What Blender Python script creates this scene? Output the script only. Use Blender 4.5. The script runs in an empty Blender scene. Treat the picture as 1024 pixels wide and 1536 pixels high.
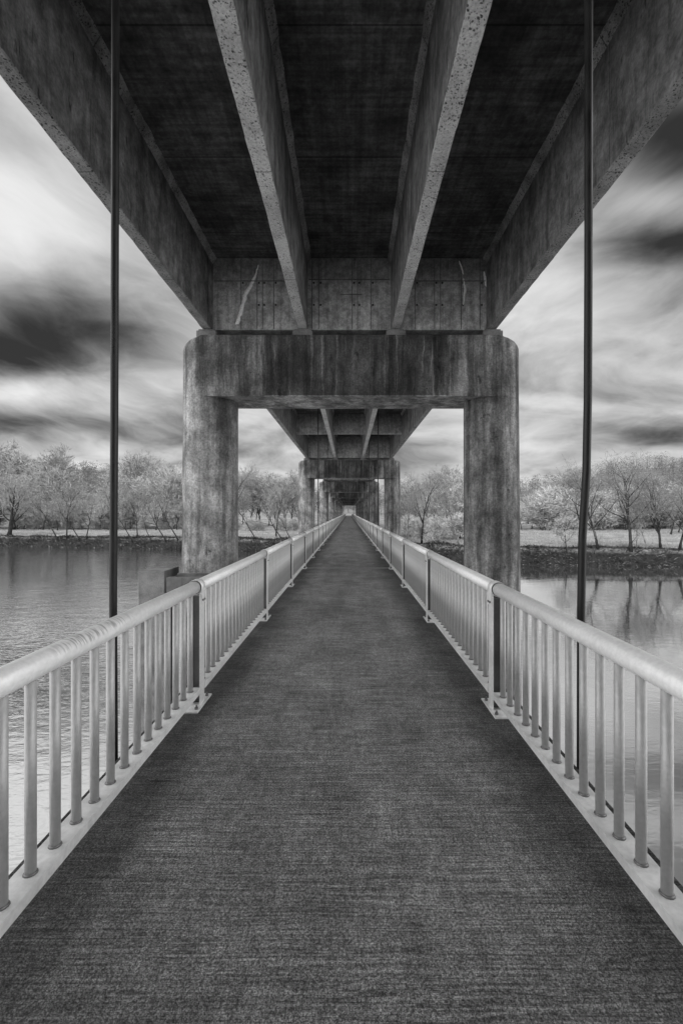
import bpy, math, random
from mathutils import Vector, Matrix, noise as mnoise
R = math.radians
C = bpy.context.scene
col = C.collection
PI = math.pi
F = 683.0            # focal length of the photograph in its own pixels
EYE = 1.6
D1, DP = 13.0, 29.6  # first pier, pier spacing

# ------------------------------------------------------------------ helpers
class MB:
    def __init__(s): s.v = []; s.f = []; s.m = []; s.sm = []
    def face(s, idx, m=0, smooth=False):
        s.f.append(tuple(idx)); s.m.append(m); s.sm.append(smooth)
    def box(s, x0, x1, y0, y1, z0, z1, m=0):
        b = len(s.v)
        s.v += [(x0,y0,z0),(x1,y0,z0),(x1,y1,z0),(x0,y1,z0),(x0,y0,z1),(x1,y0,z1),(x1,y1,z1),(x0,y1,z1)]
        for q in ((0,3,2,1),(4,5,6,7),(0,1,5,4),(1,2,6,5),(2,3,7,6),(3,0,4,7)):
            s.face([b+i for i in q], m)
    def tube(s, pts, rad, n=8, m=0, cap=True):
        pts = [Vector(p) for p in pts]
        if not isinstance(rad, (list, tuple)): rad = [rad]*len(pts)
        b = len(s.v); ref = None
        for i, p in enumerate(pts):
            t = (pts[min(i+1, len(pts)-1)] - pts[max(i-1, 0)])
            if t.length < 1e-9: t = Vector((0,0,1))
            t.normalize()
            if ref is None:
                ref = Vector((1,0,0)) if abs(t.x) < .8 else Vector((0,1,0))
            u = ref - t*ref.dot(t)
            if u.length < 1e-6: u = t.orthogonal()
            u.normalize(); ref = u; w = t.cross(u)
            for k in range(n):
                a = 2*PI*k/n
                s.v.append(tuple(p + (u*math.cos(a)+w*math.sin(a))*rad[i]))
        for i in range(len(pts)-1):
            for k in range(n):
                k2 = (k+1) % n
                s.face((b+i*n+k, b+i*n+k2, b+(i+1)*n+k2, b+(i+1)*n+k), m, True)
        if cap:
            s.face([b+k for k in range(n)][::-1], m)
            s.face([b+(len(pts)-1)*n+k for k in range(n)], m)
    def loops(s, loops, m=0, smooth=False, closed=True, caps=True, mats=None):
        b = len(s.v); n = len(loops[0])
        for L in loops: s.v += [tuple(p) for p in L]
        for i in range(len(loops)-1):
            for k in range(n if closed else n-1):
                k2 = (k+1) % n
                s.face((b+i*n+k, b+i*n+k2, b+(i+1)*n+k2, b+(i+1)*n+k), mats[k] if mats else m, smooth)
        if caps:
            s.face([b+k for k in range(n)][::-1], m)
            s.face([b+(len(loops)-1)*n+k for k in range(n)], m)
    def quad(s, a, b_, c, d, m=0):
        b = len(s.v); s.v += [tuple(a), tuple(b_), tuple(c), tuple(d)]
        s.face((b, b+1, b+2, b+3), m)
    def tri(s, a, b_, c, m=0):
        b = len(s.v); s.v += [tuple(a), tuple(b_), tuple(c)]
        s.face((b, b+1, b+2), m)
    def mesh(s, name, mats):
        me = bpy.data.meshes.new(name)
        me.from_pydata(s.v, [], s.f)
        for m in (mats if isinstance(mats, (list, tuple)) else [mats]): me.materials.append(m)
        me.polygons.foreach_set('material_index', s.m)
        me.polygons.foreach_set('use_smooth', s.sm)
        me.update()
        return me
    def build(s, name, mats, parent=None):
        return link(name, s.mesh(name, mats), parent)

def link(name, me, parent=None):
    o = bpy.data.objects.new(name, me); col.objects.link(o)
    if parent is not None: o.parent = parent
    return o
def empty(name, loc=(0,0,0), rz=0):
    o = bpy.data.objects.new(name, None); col.objects.link(o)
    o.location = loc; o.rotation_euler = (0,0,rz); o.empty_display_size = .2
    return o
def tag(o, label=None, cat=None, group=None, kind=None):
    if label: o['label'] = label
    if cat: o['category'] = cat
    if group: o['group'] = group
    if kind: o['kind'] = kind
    return o
def copy_tree(o, parent=None, skip=()):
    c = o.copy(); col.objects.link(c); c.parent = parent
    for ch in list(o.children):
        if ch.name.split('.')[0] not in skip: copy_tree(ch, c, skip)
    return c
def bevel(o, w=.006, seg=2, ang=40):
    m = o.modifiers.new('bevel', 'BEVEL'); m.width = w; m.segments = seg
    m.limit_method = 'ANGLE'; m.angle_limit = R(ang)
    return o
def at(px, d, z=0): return Vector(((px-523)*d/F, d, z))
def sstep(a, b, x):
    t = max(0., min(1., (x-a)/(b-a))); return t*t*(3-2*t)

# ------------------------------------------------------------------ materials
class NT:
    def __init__(s, tree): s.t = tree
    def n(s, typ, **kw):
        nd = s.t.nodes.new('ShaderNode'+typ)
        for k, v in kw.items(): setattr(nd, k, v)
        return nd
    def put(s, sock, v):
        if isinstance(v, bpy.types.NodeSocket): s.t.links.new(v, sock)
        elif v is not None: sock.default_value = v
    def math(s, op, a, b=None, c=None, clamp=False):
        nd = s.n('Math', operation=op, use_clamp=clamp)
        s.put(nd.inputs[0], a)
        if b is not None: s.put(nd.inputs[1], b)
        if c is not None: s.put(nd.inputs[2], c)
        return nd.outputs[0]
    def add(s, a, b): return s.math('ADD', a, b)
    def sub(s, a, b): return s.math('SUBTRACT', a, b)
    def mul(s, a, b): return s.math('MULTIPLY', a, b)
    def mix(s, f, a, b):
        nd = s.n('Mix', data_type='FLOAT'); s.put(nd.inputs[0], f); s.put(nd.inputs[2], a); s.put(nd.inputs[3], b)
        return nd.outputs[0]
    def mr(s, v, a, b, c=0., d=1., smooth=True):
        nd = s.n('MapRange', interpolation_type='SMOOTHSTEP' if smooth else 'LINEAR')
        s.put(nd.inputs[0], v); nd.inputs[1].default_value = a; nd.inputs[2].default_value = b
        s.put(nd.inputs[3], c); s.put(nd.inputs[4], d)
        return nd.outputs[0]
    def sep(s, v):
        nd = s.n('SeparateXYZ'); s.put(nd.inputs[0], v); return nd.outputs
    def xyz(s, x, y, z):
        nd = s.n('CombineXYZ')
        for i, q in enumerate((x, y, z)): s.put(nd.inputs[i], q)
        return nd.outputs[0]
    def scl(s, v, k):
        nd = s.n('VectorMath', operation='MULTIPLY'); s.put(nd.inputs[0], v); nd.inputs[1].default_value = k
        return nd.outputs[0]
    def noise(s, v, scale=1., det=4., rough=.55, dist=0.):
        nd = s.n('TexNoise'); s.put(nd.inputs['Vector'], v)
        nd.inputs['Scale'].default_value = scale; nd.inputs['Detail'].default_value = det
        nd.inputs['Roughness'].default_value = rough; nd.inputs['Distortion'].default_value = dist
        return nd.outputs[0]
    def voro(s, v, scale=1., rnd=1.):
        nd = s.n('TexVoronoi'); s.put(nd.inputs['Vector'], v)
        nd.inputs['Scale'].default_value = scale; nd.inputs['Randomness'].default_value = rnd
        return nd.outputs[0]
    def bump(s, h, strength=.3, dist=.01):
        nd = s.n('Bump'); nd.inputs['Strength'].default_value = strength; nd.inputs['Distance'].default_value = dist
        s.put(nd.inputs['Height'], h); return nd.outputs[0]
    def grey(s, v): return s.xyz(v, v, v)

def mat(name):
    m = bpy.data.materials.new(name); m.use_nodes = True
    t = m.node_tree; t.nodes.clear()
    n = NT(t)
    out = n.n('OutputMaterial'); p = n.n('BsdfPrincipled')
    t.links.new(p.outputs[0], out.inputs[0])
    tc = n.n('TexCoord')
    return m, n, p, tc.outputs['Object'], out
def finish(n, p, val, rough=.85, normal=None, spec=.3, metal=0.):
    n.put(p.inputs['Base Color'], n.grey(val) if isinstance(val, bpy.types.NodeSocket) else (val, val, val, 1))
    n.put(p.inputs['Roughness'], rough)
    p.inputs['Specular IOR Level'].default_value = spec
    p.inputs['Metallic'].default_value = metal
    if normal is not None: n.put(p.inputs['Normal'], normal)

def concrete_web():
    m, n, p, co, _ = mat('girder_concrete')
    X, Y, Z = n.sep(co)
    big = n.noise(co, .55, 6, .65)
    fine = n.noise(co, 22, 5, .65)
    mott = n.noise(co, 3.2, 6, .7)
    streak = n.noise(n.xyz(n.mul(X, 1.5), n.mul(Y, 2.2), n.mul(Z, .45)), 1.3, 6, .7, .6)
    v = n.mix(n.mr(big, .3, .7), .12, .25)
    v = n.mul(v, n.mr(streak, .3, .6, .48, 1.2))
    v = n.mul(v, n.mr(mott, .33, .67, .62, 1.25))
    v = n.mul(v, n.mr(fine, .25, .7, .72, 1.2))
    fy = n.math('FRACT', n.math('DIVIDE', n.add(Y, 100), 1.22))
    sg = n.mr(n.noise(co, 1.7, 3), .45, .6, 0, 1)
    seam = n.mul(n.math('LESS_THAN', fy, .014), sg)
    v = n.mul(v, n.sub(1, n.mul(seam, .6)))
    # short dark runs and knocks
    run = n.noise(n.xyz(n.mul(X, 1), n.mul(Y, 3.2), n.mul(Z, .9)), 1.6, 4, .6)
    run = n.mr(run, .63, .70, 1, .32)
    v = n.mul(v, run)
    hole = n.mr(n.voro(n.xyz(X, n.mul(Y, 1.), n.mul(Z, .45)), 3.2), .05, .11, .25, 1)
    gate = n.mr(n.noise(co, 1.1, 2), .5, .6, 1, 0)
    v = n.mul(v, n.math('MAXIMUM', hole, gate))
    top_dark = n.mul(n.mr(n.add(Z, n.mul(n.noise(n.xyz(0, n.mul(Y, 1.2), 0), 1., 5, .65), 1.1)), 8.2, 9.1), .5)  # web gets darker towards the slab, along an uneven edge
    v = n.mul(v, n.sub(1, top_dark))
    finish(n, p, v, .9, n.bump(n.add(fine, n.add(mott, n.mul(hole, .4))), .5, .012))
    return m
def concrete_pitted(name, lo, hi, amount):
    m, n, p, co, _ = mat(name)
    fine = n.noise(co, 30, 5, .7); big = n.noise(co, 1.6, 4, .6)
    warp = n.n('VectorMath', operation='ADD'); n.put(warp.inputs[0], co)
    n.put(warp.inputs[1], n.scl(n.grey(n.noise(co, 9, 3)), (.12, .12, .12)))
    vo = n.voro(warp.outputs[0], 17)
    vo2 = n.voro(warp.outputs[0], 30)
    pit = n.mul(n.mr(vo, .16, .30, .18, 1), n.mr(vo2, .16, .34, .3, 1))
    v = n.mul(n.mix(n.mr(big, .3, .7), lo, hi), n.mr(fine, .2, .75, .6, 1.15))
    v = n.mul(v, n.mix(n.mr(n.noise(co, 2.2, 4), amount-.12, amount+.1), 1, pit))
    fy = n.math('FRACT', n.math('DIVIDE', n.add(n.sep(co)[1], n.add(100.7, n.mul(fine, .03))), 3.1))
    v = n.mul(v, n.sub(1, n.mul(n.math('LESS_THAN', fy, .006), .6)))
    finish(n, p, v, .9, n.bump(n.add(fine, n.mul(pit, 1.5)), .6, .02))
    return m
def concrete_pier():
    m, n, p, co, _ = mat('pier_concrete')
    X, Y, Z = n.sep(co)
    dx = n.add(X, n.mul(n.sub(n.noise(co, 1.4, 3), .5), .18))
    streak = n.noise(n.xyz(n.mul(dx, 2.6), n.mul(Y, 2.6), n.mul(Z, .13)), 1.2, 7, .66)
    streak2 = n.noise(n.xyz(n.mul(dx, 8), n.mul(Y, 8), n.mul(Z, .5)), 1.1, 5, .7)
    fine = n.noise(co, 20, 5, .65); big = n.noise(co, .9, 6, .7); mott = n.noise(n.xyz(n.mul(X, 4.6), n.mul(Y, 4.6), n.mul(Z, 1.7)), 1, 7, .74)
    v = n.mix(n.mr(big, .32, .68), .10, .29)
    v = n.mul(v, n.mr(streak, .36, .6, n.mix(n.mr(Z, 4.6, 4.8), .5, .4), 1.2))
    v = n.mul(v, n.mr(streak2, .34, .62, .85, 1.08))
    v = n.mul(v, n.mr(mott, .34, .66, .66, 1.25))
    v = n.mul(v, n.mr(fine, .3, .7, .68, 1.28))
    # soot-dark wash that runs down the middle of the cap
    ax = n.math('ABSOLUTE', X)
    edge = n.mul(n.sub(n.noise(n.xyz(n.mul(X, 2.2), 0, n.mul(Z, .25)), 1, 6, .65), .5), 3.6)
    wash = n.mr(n.add(ax, edge), 2.2, 3.0, 1, 0)
    wash = n.mul(wash, n.mr(Z, 4.725, 4.75))
    thin = n.mr(n.noise(n.xyz(n.mul(dx, 7), 0, n.mul(Z, .2)), 1, 4, .65), .56, .66, .72, .3)
    v = n.mul(v, n.sub(1, n.mul(wash, thin)))
    # a pale lime trickle or two
    tr = n.noise(n.xyz(n.mul(dx, 5.5), n.mul(Y, 5.5), n.mul(Z, .12)), 1, 3, .5)
    v = n.add(v, n.mul(n.mr(tr, .70, .76), .12))
    # mould blotches and black weep marks
    bl = n.mr(n.noise(n.xyz(X, Y, n.mul(Z, .55)), 2.2, 7, .74), .60, .67, 1, .35)
    v = n.mul(v, bl)
    wp = n.mul(n.mr(n.noise(n.xyz(n.mul(X, 6), n.mul(Y, 6), n.mul(Z, .8)), 1, 5, .7), .66, .72), n.mr(Z, 4.6, 5.8))
    v = n.mul(v, n.sub(1, n.mul(wp, .75)))
    pk = n.mr(n.voro(co, 2.6), .035, .075, .12, 1)
    v = n.mul(v, n.math('MAXIMUM', pk, n.mr(big, .48, .55, 1, 0)))
    fz = n.math('FRACT', n.math('DIVIDE', n.add(Z, n.add(20., n.mul(n.noise(co, 2, 2), .02))), 1.25))
    v = n.mul(v, n.sub(1, n.mul(n.math('LESS_THAN', fz, .010), .15)))
    v = n.mul(v, n.mr(n.add(Z, n.mul(big, .8)), -4.6, -3.6, .5, 1))
    finish(n, p, v, .9, n.bump(n.add(fine, n.add(mott, streak2)), .45, .012))
    return m
def concrete_slab():
    m, n, p, co, _ = mat('slab_soffit_concrete')
    X, Y, Z = n.sep(co)
    board = n.noise(n.xyz(n.mul(X, .4), n.mul(Y, 9), 0), 1, 3, .6)
    board2 = n.noise(n.xyz(n.mul(X, 9), n.mul(Y, .3), 0), 1, 3, .6)
    big = n.noise(co, .8, 6, .7); fine = n.noise(co, 16, 4, .65)
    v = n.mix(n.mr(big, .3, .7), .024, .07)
    v = n.mul(v, n.mr(board, .33, .67, .72, 1.25)); v = n.mul(v, n.mr(board2, .3, .7, .75, 1.2)); v = n.mul(v, n.mr(n.noise(co, 2.5, 7, .75), .33, .67, .55, 1.4))
    v = n.mul(v, n.mr(fine, .2, .75, .7, 1.2))
    fy = n.math('FRACT', n.math('DIVIDE', n.add(Y, 101.3), 2.44))
    v = n.mul(v, n.sub(1, n.mul(n.math('LESS_THAN', fy, .012), .6)))
    # few lime blooms
    lime = n.mul(n.mr(n.noise(co, 3.3, 7, .75), .69, .74), .3)
    v = n.add(v, n.mul(lime, .5))
    finish(n, p, v, .95, n.bump(n.add(board, fine), .5, .012))
    return m
def concrete_diaphragm():
    m, n, p, co, _ = mat('diaphragm_concrete')
    X, Y, Z = n.sep(co)
    big = n.noise(co, 1.3, 5, .65); fine = n.noise(co, 24, 5, .65)
    streak = n.noise(n.xyz(n.mul(X, 5), 0, n.mul(Z, .3)), 1.4, 5, .65)
    v = n.mix(n.mr(big, .3, .7), .22, .42)
    v = n.mul(v, n.mr(streak, .3, .6, .72, 1.1)); v = n.mul(v, n.mr(n.noise(co, 5, 6, .72), .33, .67, .68, 1.25)); v = n.mul(v, n.mr(fine, .2, .75, .65, 1.2))
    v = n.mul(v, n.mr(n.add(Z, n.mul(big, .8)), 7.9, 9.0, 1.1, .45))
    sp = n.mr(n.voro(co, 26), .1, .2, .4, 1)
    v = n.mul(v, n.math('MAXIMUM', sp, n.mr(n.noise(co, 2, 3), .48, .56)))
    finish(n, p, v, .9, n.bump(fine, .4, .01))
    return m
def plain_concrete(name, lo, hi, rough=.9, sc=6.):
    m, n, p, co, _ = mat(name)
    v = n.mul(n.mix(n.mr(n.noise(co, sc*.3, 5, .6), .3, .7), lo, hi), n.mr(n.noise(co, sc*5, 4, .65), .25, .75, .75, 1.15))
    finish(n, p, v, rough, n.bump(n.noise(co, sc*5, 4), .35, .008))
    return m
def deck_mat():
    m, n, p, co, _ = mat('broomed_concrete')
    X, Y, Z = n.sep(co)
    wy = n.add(Y, n.mul(n.sub(n.noise(n.xyz(n.mul(X, 1.2), n.mul(Y, .6), 0), 1, 3), .5), .04))
    broom = n.noise(n.xyz(n.mul(X, 1.8), n.mul(wy, 52), 0), 1, 2, .6)
    broom2 = n.noise(n.xyz(n.mul(X, 3), n.mul(wy, 125), 0), 1, 2, .6)
    grit = n.noise(co, 210, 2, .6)
    grit2 = n.noise(n.xyz(n.mul(X, 95), n.mul(Y, 85), 0), 1, 2, .6)
    grit3 = n.noise(n.xyz(n.mul(X, 26), n.mul(Y, 14), 0), 1, 3, .7)
    patch = n.noise(n.xyz(n.mul(X, 1.), n.mul(Y, .7), 0), 1.6, 7, .7)
    worn = n.noise(n.xyz(n.mul(X, 2.4), n.mul(Y, .35), 5.), 1., 6, .7)
    v = n.mix(n.mr(patch, .3, .7), .18, .275)
    v = n.mul(v, n.mr(broom, .36, .64, .78, 1.16, False))
    v = n.mul(v, n.mr(broom2, .36, .64, .64, 1.24, False))
    v = n.mul(v, n.mr(grit, .36, .64, .34, 1.7, False)); v = n.mul(v, n.mr(grit2, .36, .64, .46, 1.52, False)); v = n.mul(v, n.mr(grit3, .36, .64, .74, 1.22, False))
    far = n.noise(n.xyz(n.mul(X, 1.4), n.mul(Y, 1.6), 0), 1, 8, .85)
    v = n.mul(v, n.mr(far, .36, .64, .86, 1.13))
    v = n.mul(v, n.mr(worn, .35, .68, .88, 1.22))
    # a few hairline drag marks left by the broom
    dl = n.noise(n.xyz(n.mul(X, .35), n.mul(wy, 9), 0), 1, 2, .5)
    v = n.mul(v, n.sub(1, n.mul(n.mr(n.math('ABSOLUTE', n.sub(dl, .5)), .0, .012, 1, 0), n.mr(n.noise(n.xyz(n.mul(X, 1.3), n.mul(Y, 3), 2), 1, 2), .54, .62, 0, .45))))
    # grime along the railings, with their shadow painted into the same darkening
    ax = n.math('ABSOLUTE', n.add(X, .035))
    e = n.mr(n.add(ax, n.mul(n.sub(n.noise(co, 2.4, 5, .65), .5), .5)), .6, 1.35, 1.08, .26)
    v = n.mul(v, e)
    # scattered pale and dark spots
    sp = n.mr(n.voro(n.xyz(X, Y, 0), 3.1), .02, .05, 1, 0)
    v = n.add(v, n.mul(n.mul(sp, n.mr(n.noise(co, 1.7, 2), .55, .62)), .12))
    sp2 = n.mr(n.voro(n.xyz(n.add(X, 7.3), Y, 0), 2.3), .02, .045, 1, 0)
    v = n.mul(v, n.sub(1, n.mul(sp2, .6)))
    h = n.add(n.add(n.mul(broom, 2.), n.mul(broom2, .6)), n.mul(grit, .5))
    finish(n, p, v, .85, n.bump(h, 1., .008), .25)
    return m
def paint(name, lo, hi, rough=.4, spec=.5, metal=0., dirt=.0):
    m, n, p, co, _ = mat(name)
    X, Y, Z = n.sep(co)
    b = n.noise(co, 3.5, 5, .6); f = n.noise(co, 40, 4, .6)
    v = n.mul(n.mix(n.mr(b, .3, .7), lo, hi), n.mr(f, .3, .7, .92, 1.05))
    if dirt:
        d = n.mr(n.noise(n.xyz(n.mul(X, 7), n.mul(Y, 7), n.mul(Z, .7)), 1.5, 5, .65), .52, .7, 1, 1-dirt)
        v = n.mul(v, d)
    finish(n, p, v, n.mr(b, .3, .7, rough*.8, rough*1.25), n.bump(f, .08, .003), spec, metal)
    return m
def handrail_mat(name, scuff):
    m, n, p, co, _ = mat(name)
    X, Y, Z = n.sep(co)
    b = n.noise(n.xyz(n.mul(X, 3), n.mul(Y, 1.), n.mul(Z, 3)), 2.5, 5, .6); f = n.noise(co, 45, 4, .6)
    v = n.mul(n.mix(n.mr(b, .3, .7), .80, .90), n.mr(f, .3, .7, .92, 1.05))
    # black scuff marks across the tube, in one worn stretch of each panel
    sc = n.noise(n.xyz(n.mul(X, 9), n.mul(Y, 60), n.mul(Z, 9)), 1, 3, .6)
    zone = n.mul(n.mul(n.mr(Y, -1.98, -1.72), n.mr(Y, -1.45, -1.1, 1, 0)), n.mr(n.add(Z, n.mul(n.noise(co, 6, 3), .03)), .995, 1.02))
    if scuff: v = n.mul(v, n.sub(1, n.mul(n.mul(zone, n.mr(sc, .47, .62)), .5)))
    finish(n, p, v, n.mr(b, .3, .7, .28, .42), n.bump(f, .08, .003), .6, .1)
    return m
def water_mat():
    m, n, p, co, out = mat('river_water')
    X, Y, Z = n.sep(co)
    t = n.t
    r1 = n.noise(n.xyz(n.mul(X, .5), n.mul(Y, 1.0), 0), 1.0, 4, .6, .6)
    r2 = n.noise(n.xyz(n.mul(X, 1.6), n.mul(Y, 3.4), 0), 1.1, 3, .6, .4)
    calm = n.noise(n.xyz(n.mul(X, .03), n.mul(Y, .03), 0), 1, 3, .5)
    left = n.mr(X, -6, 6, 1, .2)
    amp = n.mul(n.mr(calm, .35, .62, .35, 1), left)
    h = n.mul(n.add(r1, n.mul(r2, .45)), amp)
    nb = n.bump(h, .24, .2)
    dif = n.n('BsdfDiffuse'); dif.inputs[0].default_value = (.55,.55,.55,1)
    glo = n.n('BsdfGlossy'); glo.inputs['Color'].default_value = (.92,.92,.92,1); glo.inputs['Roughness'].default_value = .025
    n.put(glo.inputs['Normal'], nb); n.put(dif.inputs['Normal'], nb)
    lw = n.n('LayerWeight'); lw.inputs[0].default_value = .5; n.put(lw.inputs['Normal'], nb)
    fac = n.mr(lw.outputs['Facing'], .5, .80, .5, .985)
    mx = n.n('MixShader'); n.put(mx.inputs[0], fac)
    t.links.new(dif.outputs[0], mx.inputs[1]); t.links.new(glo.outputs[0], mx.inputs[2])
    t.links.new(mx.outputs[0], out.inputs[0])
    return m
def ground_mat():
    m, n, p, co, _ = mat('meadow_ground')
    X, Y, Z = n.sep(co)
    big = n.noise(n.xyz(n.mul(X, .06), n.mul(Y, .14), 0), 1, 5, .6)
    mid = n.noise(n.xyz(n.mul(X, .5), n.mul(Y, 1.1), 0), 1, 5, .65); fine = n.noise(co, 5, 5, .7)
    v = n.mix(n.mr(big, .3, .7), .30, .48)
    v = n.mul(v, n.mr(mid, .3, .7, .65, 1.2)); v = n.mul(v, n.mr(fine, .3, .7, .75, 1.2))
    # hillside pasture is darker than the mown flood meadow
    v = n.mul(v, n.mr(Z, 0., 10., 1, .55))
    # bare mud of the bank
    v = n.mul(v, n.mr(n.add(Z, n.mul(n.sub(mid, .5), .8)), -3.75, -3.05, .16, 1))
    finish(n, p, v, .95, n.bump(n.add(mid, fine), .7, .1), .1)
    return m
def leafy(name, lo, hi, sc=.8, trans=.25):
    m, n, p, co, _ = mat(name)
    oi = n.n('ObjectInfo')
    v = n.mix(n.mr(n.noise(co, sc, 3, .6), .3, .7), lo, hi)
    v = n.mul(v, n.mr(oi.outputs['Random'], 0, 1, .75, 1.15, False))
    finish(n, p, v, .9, None, .1)
    return m

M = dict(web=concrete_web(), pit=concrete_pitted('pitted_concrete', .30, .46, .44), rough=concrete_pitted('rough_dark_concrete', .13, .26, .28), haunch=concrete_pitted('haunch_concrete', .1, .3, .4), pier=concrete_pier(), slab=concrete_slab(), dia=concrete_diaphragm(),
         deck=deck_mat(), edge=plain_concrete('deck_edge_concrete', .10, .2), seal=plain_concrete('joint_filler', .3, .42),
         block=plain_concrete('block_concrete', .1, .2), pad=plain_concrete('bearing_concrete', .16, .26),
         para=plain_concrete('parapet_concrete', .3, .42),
         rail=handrail_mat('handrail_metal', False), scuffed=handrail_mat('scuffed_handrail_metal', True), pale=paint('pale_galvanised_metal', .70, .85, .42, .5, .25, .12),
         balu=paint('grey_galvanised_metal', .35, .48, .4, .6, .2, .35), web_metal=paint('dark_weathered_metal', .06, .12, .55, .4, 0, .3),
         rod=paint('black_rod_metal', .006, .016, .45, .28, .0), bolt=paint('bolt_metal', .12, .22, .45, .5, .5),
         gap_dark=paint('gap_shade', .03, .05, .7, .2),
         seam=plain_concrete('dirty_seam', .05, .14, .9, 2.), lime=plain_concrete('lime_bloom', .7, .85), hole=plain_concrete('tie_hole', .02, .04),
         water=water_mat(), ground=ground_mat(),
         bark=leafy('dark_bark', .03, .07, 3.), palebark=leafy('pale_bark', .12, .34, 1.2),
         twig=leafy('twig', .22, .38), bud=leafy('pale_buds', .48, .74), budmid=leafy('grey_buds', .28, .5),
         farleaf=leafy('far_buds', .14, .27, .12), brush=leafy('bank_brush', .03, .08, 1.), straw=leafy('pale_straw', .35, .6, .5),
         ever=leafy('evergreen_needles', .05, .09))

# ------------------------------------------------------------------ the road bridge
XC = .04                       # centre line of the road bridge
ZG, ZS = 6.60, 8.61            # girder soffit, slab soffit
GX = [-3.915, -1.30, 1.245, 3.875]
GW = .122
def girder_mesh(xc, y0, y1, step, rng):
    mb = MB(); loops = []
    ny = max(2, int((y1-y0)/step))
    for i in range(ny+1):
        y = y0+(y1-y0)*i/ny
        j = lambda a: 1.8*a*(mnoise.noise(Vector((xc*3, y*2.1, rng)))*.7 + mnoise.noise(Vector((xc*5, y*7.3, rng+9)))*.5)
        k = lambda a: 1.8*a*(mnoise.noise(Vector((xc*3+40, y*2.3, rng)))*.7 + mnoise.noise(Vector((xc*5+70, y*8.1, rng)))*.5)
        c = .016
        L = [(xc-GW+c+j(.004), y, ZG+k(.006)), (xc+GW-c+k(.004), y, ZG+j(.006)), (xc+GW+j(.007), y, ZG+c+k(.009)),
             (xc+GW+.004, y, ZS-.17+k(.012)), (xc+GW+.105+j(.018), y, ZS+.001), (xc-GW-.105+k(.018), y, ZS+.001),
             (xc-GW-.004, y, ZS-.17+j(.012)), (xc-GW+k(.007), y, ZG+c+j(.009))]
        loops.append(L)
    mb.loops(loops, 0, False, mats=[1,1,0,2,0,2,0,1])
    return mb
def make_span(k, y0, y1, detail):
    # local frame: origin at the span's start on the centre line
    t = empty('bridge_span', (XC, y0, 0)); L = y1-y0
    mb = MB(); mb.box(-5.3, 5.3, .02, L-.02, ZS, ZS+.24); mb.build('deck_slab', M['slab'], t)
    for sx in (-1, 1):
        mb = MB(); xo = sx*5.12
        mb.loops([[(xo-.16, y, ZS+.243), (xo+.16, y, ZS+.243), (xo+.16-.06, y, ZS+1.1), (xo-.16+.06, y, ZS+1.1)] for y in (.02, L-.02)])
        mb.build('parapet', M['para'], t)
    for i, gx in enumerate(GX):
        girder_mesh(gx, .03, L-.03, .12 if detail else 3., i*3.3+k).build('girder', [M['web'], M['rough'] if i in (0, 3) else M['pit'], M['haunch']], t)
    for (ya, yb, zb) in ((.10, .42, ZG+.03), (L/3-.13, L/3+.13, 7.2), (2*L/3-.13, 2*L/3+.13, 7.2), (L-.42, L-.10, ZG+.03)):
        for i in range(3):
            xa, xb = GX[i]+GW+.002, GX[i+1]-GW-.002
            mb = MB(); zt = ZS-.001
            mb.loops([[(xa, y, zb), (xb, y, zb), (xb, y, ZS-.175), (xb-.105, y, zt), (xa+.105, y, zt), (xa, y, ZS-.175)] for y in (ya, yb)])
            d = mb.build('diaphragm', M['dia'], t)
            if detail and ya > L-1:
                yf = ya
                f = MB()      # formwork fins and ledges cast into the face
                lines = [[362, 386, 394, 411], [468, 478, 528, 536, 556], [622, 651, 660, 691, 719]][i]
                for px in lines:
                    x = (px-523)*(12.6)/F - XC
                    if xa+.03 < x < xb-.03: f.box(x-.010, x+.010, yf-.007, yf+.002, zb+.02, ZS-.02)
                zl = [7.98, 8.02, 7.98][i]
                f.box(xa+.03, xb-.03, yf-.012, yf+.002, zl-.011, zl+.011)
                if i == 1: f.box(xa+.9, xa+1.5, yf-.010, yf+.002, 7.60, 7.62)
                f.build('formwork_fin', M['seam'], d)
                for px in lines:
                    for zz in (7.32, 7.93):
                        x = (px-523)*(12.6)/F - XC + .05
                        h = MB(); h.tube([(x, yf-.004, zz), (x, yf+.004, zz)], .03, 8)
                        h.build('tie_hole', M['hole'], d)
    return t
def bloom(path, wid, yf, seed):
    """lime run on a diaphragm face: an irregular thin crust"""
    mb = MB(); rr = random.Random(seed); L = []
    fine = []
    for i in range(len(path)-1):
        for q in range(6):
            f = q/6; fine.append([path[i][a]*(1-f)+path[i+1][a]*f for a in (0, 1)] + [wid[i]*(1-f)+wid[i+1]*f])
    fine.append(list(path[-1])+[wid[-1]])
    for px, py, w in fine:
        x = (px+rr.uniform(-1, 1)*.1*w-523)*12.6/F-XC; z = (768-py)*12.6/F+EYE; w2 = w*.8*rr.uniform(.82, 1.15)*12.6/F*.5
        L.append([(x-w2, yf+.002, z), (x-w2*.4, yf-.012, z), (x+w2*.5, yf-.010, z), (x+w2, yf+.002, z)])
    mb.loops(L, 0, True)
    return mb
span0 = make_span(0, D1-DP, D1, True)
tag(span0, 'nearest span of the concrete road bridge, filling the top of the view overhead', 'bridge span', 'spans of the road bridge')
dias = [c for c in span0.children if c.name.startswith('diaphragm')]
enddias = dias[-3:]
bloom([(388, 398), (384, 412), (377, 427), (369, 440), (362, 466), (355, 487)], [2, 4, 9, 11, 9, 9], DP-.42, 3).build('lime_streak', M['lime'], enddias[0])
bloom([(688, 392), (692, 404), (694, 412)], [2, 4, 2], DP-.42, 4).build('lime_streak', M['lime'], enddias[2])
bloom([(694, 418), (697, 436), (694, 458)], [2, 6, 2], DP-.42, 5).build('lime_streak', M['lime'], enddias[2])
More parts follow.
